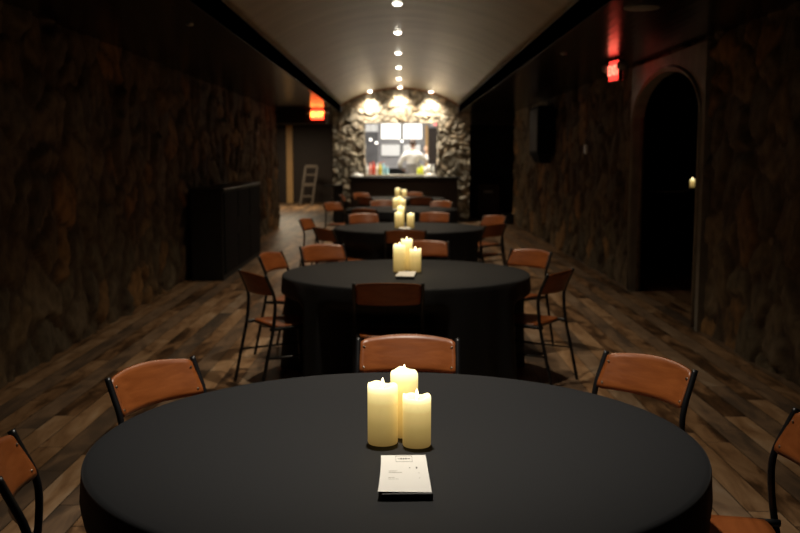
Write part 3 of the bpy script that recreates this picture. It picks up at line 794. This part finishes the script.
# ------------------------------------------------------------------ bar counter and what stands on it
bc = empty('bar_counter', (0.06, BY-0.3, 0), 0, 'dark bar front with a pale stone top below the serving opening', 'bar counter')
bm = bmesh.new(); box(bm, -1.28, 1.36, -0.22, 0.2, 0, 1.06, 0.01)
link('front', bm, 'darkwood', bc)
bm = bmesh.new(); box(bm, -1.34, 1.42, -0.30, 0.21, 1.06, 1.12, 0.008); link('top_edge', bm, 'black', bc)
struct(boxo('trim_9', 'countertop', OX0+0.03, OX1-0.03, BY-0.085, BY+0.7, 1.121, 1.165, 0.006))
sc_ = empty('side_counter', (-1.62, BY-0.42, 0), 0, 'low black side counter against the left end of the stone bar wall', 'counter')
bm = bmesh.new(); box(bm, -0.25, 0.22, -0.18, 0.18, 0.88, 0.92, 0.006); link('top', bm, 'black', sc_)
bm = bmesh.new(); box(bm, -0.02, 0.20, -0.12, 0.14, 0, 0.88, 0.006); link('base', bm, 'blackpaint', sc_)

BOT = {'clear': (0.7, 0.72, 0.72), 'red': (0.75, 0.10, 0.06), 'yellow': (0.75, 0.62, 0.12), 'blue': (0.35, 0.62, 0.72), 'lime': (0.72, 0.80, 0.08), 'white': (0.85, 0.85, 0.8), 'pink': (0.8, 0.35, 0.3)}
for kcol, c_ in BOT.items(): M['b_'+kcol] = mat(kcol+'_bottle_glass', c_, 0.15, spec=0.6)
M['cap_red'] = mat('red_bottle_cap', (0.7, 0.05, 0.04), 0.4); M['cap_white'] = mat('white_bottle_cap', (0.8, 0.8, 0.78), 0.4)
def bottle(x, y, h, r, m, capm, label):
    t = empty('bottle', (x, y, 1.165), 0, label, 'bottle', 'bottles along the serving opening')
    bm = bmesh.new(); lathe(bm, [(r*0.9, 0), (r, 0.01), (r, h*0.58), (r*0.85, h*0.66), (r*0.38, h*0.78), (r*0.34, h*0.93)], 18); link('glass_body', bm, 'b_'+m, t, True)
    bm = bmesh.new(); lathe(bm, [(r*0.42, h*0.92), (r*0.42, h)], 14); link('cap', bm, capm, t, True)
    return t
BL = [(-0.83, .27, .042, 'clear', 'cap_white', 'clear bottle at the far left end of the serving opening'),
      (-0.75, .31, .042, 'pink', 'cap_red', 'pink bottle second from the left in the serving opening'),
      (-0.665, .34, .038, 'red', 'cap_red', 'red bottle third from the left in the serving opening'),
      (-0.58, .30, .04, 'white', 'cap_white', 'white bottle between the red and the yellow bottles'),
      (-0.50, .31, .04, 'yellow', 'cap_red', 'pale yellow bottle with red cap in the left bottle group'),
      (-0.415, .33, .042, 'blue', 'cap_red', 'pale blue bottle with red cap in the left bottle group'),
      (-0.32, .22, .04, 'blue', 'cap_white', 'short pale blue bottle at the right end of the left bottle group'),
      (0.47, .20, .04, 'lime', 'cap_white', 'short lime yellow bottle just right of the bartender'),
      (0.55, .27, .042, 'lime', 'cap_white', 'taller lime yellow bottle right of the bartender'),
      (0.84, .26, .04, 'clear', 'cap_white', 'clear bottle at the right end of the serving opening')]
for i, (x, h, r, m, cm, lab) in enumerate(BL): bottle(x, BY+0.15+0.03*(i % 2), h, r, m, cm, lab)
def glass(x, y, h, r, label):
    bm = bmesh.new(); lathe(bm, [(r*0.8, 0), (r, h), (r*0.93, h), (r*0.74, 0.012), (0, 0.012)], 18, cap=False); bm.faces.new([v for v in bm.verts][:18][::-1])
    o = link('drinking_glass', bm, 'b_white', smooth=True); o.location = (x, y, 1.165); return tag(o, label, 'glass', 'pale glasses on the serving opening')
glass(0.64, BY+0.12, 0.20, 0.04, 'left one of the tall pale glasses beside the lime bottles')
glass(0.735, BY+0.14, 0.26, 0.042, 'right one of the tall pale glasses near the right stone pier')
def spot_dome(x, y, z, label):  # low dome added to catch the overhead light as a bright spot
    bm = bmesh.new(); lathe(bm, [(0.15, 0), (0.148, 0.02), (0.135, 0.05), (0.10, 0.078), (0.05, 0.092), (0.018, 0.096), (0.016, 0.108), (0, 0.112)], 28)
    o = link('light_spot_dome', bm, 'white', smooth=True); o.location = (x, y, z); tag(o, label, 'light spot dome', 'white domes added for the bright spots on the bar top')
spot_dome(-1.06, BY-0.35, 1.12, 'added light-catching white dome on the left end of the bar top before the stone pier')
spot_dome(0.74, BY-0.35, 1.12, 'added light-catching white dome on the right half of the bar top')

# rear wall of the bar
def framed(name, x0, x1, z0, z1, m, label, cat, group=None):
    t = empty(name, ((x0+x1)/2, RBY-0.002, z0), 0, label, cat, group); w = (x1-x0)/2; h = z1-z0
    bm = bmesh.new(); box(bm, -w-0.015, w+0.015, -0.05, 0, -0.015, h+0.015, 0.004); link('casing', bm, 'black', t)
    bm = bmesh.new(); box(bm, -w, w, -0.056, -0.0505, 0, h); link('screen', bm, m, t)
framed('menu_screen', -0.53, 0.02, 2.11, 2.54, 'screen', 'bright white screen, upper left of the four behind the bar', 'screen', 'white screens behind the bar')
framed('menu_screen', 0.09, 0.62, 2.11, 2.54, 'screen', 'bright white screen, upper right of the four behind the bar', 'screen', 'white screens behind the bar')
framed('menu_screen', -0.53, 0.0, 1.64, 1.96, 'screen2', 'dimmer white screen, lower left of the four behind the bar', 'screen', 'white screens behind the bar')
framed('menu_screen', 0.09, 0.58, 1.64, 1.96, 'screen2', 'dimmer white screen behind the bartender, lower right of the four', 'screen', 'white screens behind the bar')
cb = empty('chalkboard', (-0.84, RBY-0.002, 1.3), 0, 'dark grey board on the left of the bar rear wall', 'board')
bm = bmesh.new(); box(bm, -0.24, 0.22, -0.03, 0, 0.05, 1.0, 0.004); link('panel', bm, 'chalk', cb)
bm = bmesh.new(); box(bm, -0.22, 0.22, -0.05, 0, 1.02, 1.22, 0.004); link('glow_panel', bm, 'screen2', cb)  # glowing panel put in for the white glow above the board
for i, (x, z, lab) in enumerate(((-0.82, 2.09, 'left one before the grey board'), (-0.66, 2.0, 'lower one before the grey board'), (0.055, 2.05, 'between the white screens'))):
    t = empty('globe_lamp', (x, RBY-0.2, z), 0, 'tiny round white lamp behind the bar, ' + lab, 'lamp', 'tiny round lamps behind the bar')
    bm = bmesh.new(); bmesh.ops.create_uvsphere(bm, u_segments=16, v_segments=10, radius=0.035); link('globe', bm, 'globe', t, True)
    bm = bmesh.new(); tube(bm, [(0, 0.0, 0.03), (0, 0.0, 2.9-z)], 0.004); link('cord', bm, 'black', t)
struct(boxo('door_3', 'darkwood', 0.80, 1.30, RBY-0.05, RBY-0.002, 0.25, 2.42, 0.004))
struct(boxo('trim_8', 'tanwood', 0.71, 0.79, RBY-0.07, RBY-0.002, 0.25, 2.5, 0.004))
t = empty('red_sign', (0.98, RBY-0.1, 2.47), 0, 'small pinkish red lit sign above the brown door behind the bar', 'sign')
bm = bmesh.new(); box(bm, -0.12, 0.14, -0.02, 0.02, 0, 0.10, 0.004); link('casing', bm, 'white', t)
M['pinklit'] = mat('pink_lit_face', (0.8, 0.2, 0.2), 0.5, emit=(1.0, 0.25, 0.25), es=1.6)
bm = bmesh.new(); box(bm, -0.02, 0.13, -0.025, -0.0205, 0.01, 0.09); link('face', bm, 'pinklit', t)
rc = empty('back_counter', (-0.25, RBY-0.3, 0.25), 0, 'grey back counter with a dark fridge front behind the bartender', 'counter')
bm = bmesh.new(); box(bm, -1.1, 1.0, -0.25, 0.28, 0, 1.05, 0.01); link('body', bm, 'glassblack', rc)
bm = bmesh.new(); box(bm, -1.12, 1.02, -0.28, 0.29, 1.05, 1.09, 0.006); link('top', bm, 'barwall', rc)

# ------------------------------------------------------------------ bartender
def skinned(name, pts, edges, radii, m, parent, root=0, sub=2):
    me = bpy.data.meshes.new(name); me.from_pydata(pts, edges, []); me.update()
    o = bpy.data.objects.new(name, me); C.objects.link(o); o.parent = parent
    s = o.modifiers.new('skin', 'SKIN'); s.use_smooth_shade = True
    lay = me.skin_vertices[0].data if me.skin_vertices else None
    if lay is None:
        bpy.context.view_layer.objects.active = o; bpy.ops.mesh.customdata_skin_add(); lay = me.skin_vertices[0].data
    for i, r in enumerate(radii):
        lay[i].radius = (r, r) if isinstance(r, (int, float)) else r
        lay[i].use_root = (i == root)
    ss = o.modifiers.new('sub', 'SUBSURF'); ss.levels = sub; ss.render_levels = sub
    me.materials.append(M[m]); return o
pe = empty('person', (0.33, BY+0.85, 0.25), R(-6), 'bartender in a white shirt and grey apron, back turned, right arm raised', 'person')
J = [(0, 0, 0.98), (0, 0, 1.15), (0, 0, 1.32), (0, 0.02, 1.44), (0, 0.03, 1.53), (0, 0.05, 1.60),         # pelvis..neck (0-5)
     (-0.20, 0.0, 1.42), (-0.36, 0.06, 1.17), (-0.29, 0.25, 1.03), (-0.27, 0.31, 1.01),                     # left arm (6-9)
     (0.20, 0.0, 1.42), (0.37, 0.04, 1.24), (0.345, 0.12, 1.45), (0.335, 0.14, 1.50),                       # right arm raised (10-13)
     (-0.10, 0, 0.90), (-0.11, 0.02, 0.50), (-0.11, -0.02, 0.09), (-0.12, 0.13, 0.04),                     # left leg
     (0.10, 0, 0.90), (0.11, 0.02, 0.50), (0.12, -0.02, 0.09), (0.13, 0.13, 0.04)]
E_ = [(0, 1), (1, 2), (2, 3), (3, 4), (4, 5), (3, 6), (6, 7), (7, 8), (8, 9), (3, 10), (10, 11), (11, 12), (12, 13), (0, 14), (14, 15), (15, 16), (16, 17), (0, 18), (18, 19), (19, 20), (20, 21)]
RD = [(.15, .11), (.13, .10), (.15, .115), (.14, .10), .06, .055, .065, .045, .032, .026, .065, .045, .032, .026, .085, .055, .04, .03, .085, .055, .04, .03]
body = skinned('body', J, E_, RD, 'skin', pe)
# head with ears, nose and chin
bm = bmesh.new()
r = bmesh.ops.create_uvsphere(bm, u_segments=24, v_segments=18, radius=0.1)
for v in r['verts']:
    v.co.x *= 0.78; v.co.z *= 1.14; v.co.y *= 0.98
    if v.co.z < -0.02: v.co.x *= 1-0.9*(-v.co.z-0.02); v.co.y = v.co.y*(0.9)+0.012
for s in (-1, 1):
    q = bmesh.ops.create_uvsphere(bm, u_segments=10, v_segments=8, radius=0.028)
    bmesh.ops.scale(bm, vec=(0.35, 0.7, 1.15), verts=q['verts']); bmesh.ops.translate(bm, vec=(s*0.08, 0.0, -0.005), verts=q['verts'])
q = bmesh.ops.create_cone(bm, cap_ends=True, segments=8, radius1=0.018, radius2=0.006, depth=0.04)
bmesh.ops.rotate(bm, matrix=Matrix.Rotation(R(-60), 3, 'X'), verts=q['verts']); bmesh.ops.translate(bm, vec=(0, 0.105, -0.02), verts=q['verts'])
bmesh.ops.translate(bm, vec=(0, 0.06, 1.70), verts=bm.verts)
link('head', bm, 'skin', pe, True)
bm = bmesh.new(); q = bmesh.ops.create_uvsphere(bm, u_segments=24, v_segments=18, radius=0.108)
for v in q['verts']:
    v.co.x *= 0.80; v.co.z *= 1.12
bmesh.ops.delete(bm, geom=[v for v in bm.verts if v.co.z < -0.055 or (v.co.y > 0.045 and v.co.z < 0.055)], context='VERTS')
bmesh.ops.translate(bm, vec=(0, 0.052, 1.712), verts=bm.verts); link('hair', bm, 'hair', pe, True)
# hands: palm plus five fingers each
def hand(base, d, side, nrm):
    base, d, side, nrm = Vector(base), Vector(d).normalized(), Vector(side).normalized(), Vector(nrm).normalized()
    P = [base, base+d*0.045, base+d*0.085]; Ed = [(0, 1), (1, 2)]; Rr = [(.022, .018), (.036, .016), (.034, .014)]
    for k, (off, ln) in enumerate(((-.03, .062), (-.01, .074), (.011, .070), (.030, .055))):
        a = len(P); b0 = base+d*0.088+side*off
        P += [b0, b0+d*ln*.5+nrm*.006, b0+d*ln*.85+nrm*.026]; Ed += [(2, a), (a, a+1), (a+1, a+2)]; Rr += [.0095, .009, .0075]
    a = len(P); b0 = base+d*0.03-side*0.03
    P += [b0, b0-side*.022+d*.03, b0-side*.026+d*.055+nrm*.012]; Ed += [(1, a), (a, a+1), (a+1, a+2)]; Rr += [.012, .010, .008]
    return skinned('hand', [tuple(p) for p in P], Ed, Rr, 'skin', pe, root=1, sub=1)
hand((-0.27, 0.31, 1.01), (0.15, 1, -0.15), (-1, 0.1, 0), (0, -0.1, -1))
hand((0.335, 0.14, 1.50), (-0.05, 0.3, 1), (1, 0, 0.05), (0, 1, -0.3))
SH = [(0, 0, 0.99), (0, 0, 1.15), (0, 0, 1.32), (0, 0.015, 1.43), (0, 0.03, 1.50), (-0.20, 0.0, 1.42), (-0.36, 0.06, 1.17), (-0.30, 0.22, 1.05), (0.20, 0.0, 1.42), (0.37, 0.04, 1.24), (0.348, 0.11, 1.43)]
ES = [(0, 1), (1, 2), (2, 3), (3, 4), (3, 5), (5, 6), (6, 7), (3, 8), (8, 9), (9, 10)]
RS = [(.185, .14), (.17, .13), (.185, .14), (.165, .12), .075, .085, .065, .048, .085, .065, .048]
skinned('shirt', SH, ES, RS, 'shirt', pe)
TP = [(0, 0, 0.99), (-0.10, 0, 0.88), (-0.11, 0.02, 0.50), (-0.11, -0.02, 0.12), (0.10, 0, 0.88), (0.11, 0.02, 0.50), (0.12, -0.02, 0.12)]
skinned('trousers', TP, [(0, 1), (1, 2), (2, 3), (0, 4), (4, 5), (5, 6)], [(.17, .13), .11, .078, .062, .11, .078, .062], 'trouser', pe)
bm = bmesh.new(); prof = []
for j in range(10):
    z = 0.62+0.56*j/9; rx, ry = 0.185+0.02*(1-j/9), 0.145+0.02*(1-j/9)
    prof.append([bm.verts.new((rx*math.cos(2*PI*k/28), ry*math.sin(2*PI*k/28), z)) for k in range(28)])
for a, b in zip(prof, prof[1:]):
    for k in range(28): bm.faces.new((a[k], a[(k+1) % 28], b[(k+1) % 28], b[k]))
link('apron', bm, 'apron', pe, True)

# ------------------------------------------------------------------ ladder at the end of the passage
la = empty('step_ladder', (-3.10, 32.6, 0), R(0), 'small folding step ladder at the end of the passage left of the bar', 'ladder')
lean = 0.2
for s in (-1, 1):
    bm = bmesh.new(); box(bm, -0.028, 0.028, -0.02, 0.02, 0, 1.32, 0.003, Matrix.Translation((s*0.2-0.1, -0.2, 0)) @ Matrix.Rotation(R(8), 4, 'Y') @ Matrix.Rotation(R(-8), 4, 'X')); link('rail', bm, 'ladder', la)
for i, z in enumerate((0.25, 0.62, 0.98, 1.24)):
    bm = bmesh.new(); dx = math.tan(R(8))*z
    box(bm, -0.19, 0.19, -0.05, 0.05, z, z+(0.10 if i % 2 == 1 else 0.05), 0.003, Matrix.Translation((-0.1+dx, -0.2+0.14*z, 0))); link('step', bm, 'ladder', la)
for s in (-1, 1):
    bm = bmesh.new(); tube(bm, [(s*0.17+0.08, 0.02, 1.28), (s*0.2-0.1, 0.45, 0.0)], 0.015); link('rear_leg', bm, 'ladder', la)

# small dark box by the far right wall and dim shapes in the recess
bx = empty('floor_box', (2.62, 22.9, 0), 0, 'small black box on the floor at the far end of the right wall', 'box')
bm = bmesh.new(); box(bm, -0.16, 0.12, -0.15, 0.15, 0, 0.22, 0.02); link('body', bm, 'black', bx)
bm = bmesh.new(); box(bm, -0.165, 0.125, -0.155, 0.155, 0.22, 0.25, 0.01); link('lid', bm, 'black', bx)
cs = empty('stacked_crate', (2.3, BY+1.1, 0), 0, 'dark crate standing in the unlit recess right of the bar', 'crate')
bm = bmesh.new(); box(bm, -0.3, 0.3, -0.25, 0.25, 0, 0.9, 0.01); link('body', bm, 'darkwood', cs)
bm = bmesh.new(); box(bm, -0.12, 0.12, -0.265, -0.251, 0.68, 0.74, 0.004); link('handle', bm, 'grey', cs)

# ------------------------------------------------------------------ other lamps of the place
def area(name, loc, rot, sx, sy, e, col):
    ld = bpy.data.lights.new(name, 'AREA'); ld.shape = 'RECTANGLE'; ld.size = sx; ld.size_y = sy; ld.energy = e; ld.color = col
    o = bpy.data.objects.new(name, ld); C.objects.link(o); o.location = loc; o.rotation_euler = rot; return o
area('bar_ceiling_light', (0.05, BY+0.75, 2.88), (R(12), 0, 0), 1.8, 0.4, 115, (1.0, 0.93, 0.82))
area('passage_ceiling_light', (-3.6, 30.0, 2.67), (0, 0, 0), 1.2, 1.2, 90, (1.0, 0.80, 0.55))

w = bpy.data.worlds.new('World'); bpy.context.scene.world = w; w.use_nodes = True
w.node_tree.nodes['Background'].inputs['Color'].default_value = (0.01, 0.009, 0.008, 1); w.node_tree.nodes['Background'].inputs['Strength'].default_value = 0.1

# ------------------------------------------------------------------ camera
F = 950.0; YH = 156.6
cd = bpy.data.cameras.new('camera'); cam = bpy.data.objects.new('camera', cd); C.objects.link(cam)
cd.sensor_width = 36; cd.lens = F*36/800; cam.location = (0, 0, 1.62)
cam.rotation_euler = (R(90)-math.atan((266.5-YH)/F), 0, 0)
cd.dof.use_dof = True; cd.dof.focus_distance = 2.85; cd.dof.aperture_fstop = 3.8
cd.clip_end = 100
sc = bpy.context.scene; sc.camera = cam
sc.view_settings.view_transform = 'Standard'; sc.view_settings.look = 'None'; sc.view_settings.gamma = 1; sc.view_settings.exposure = 0.0
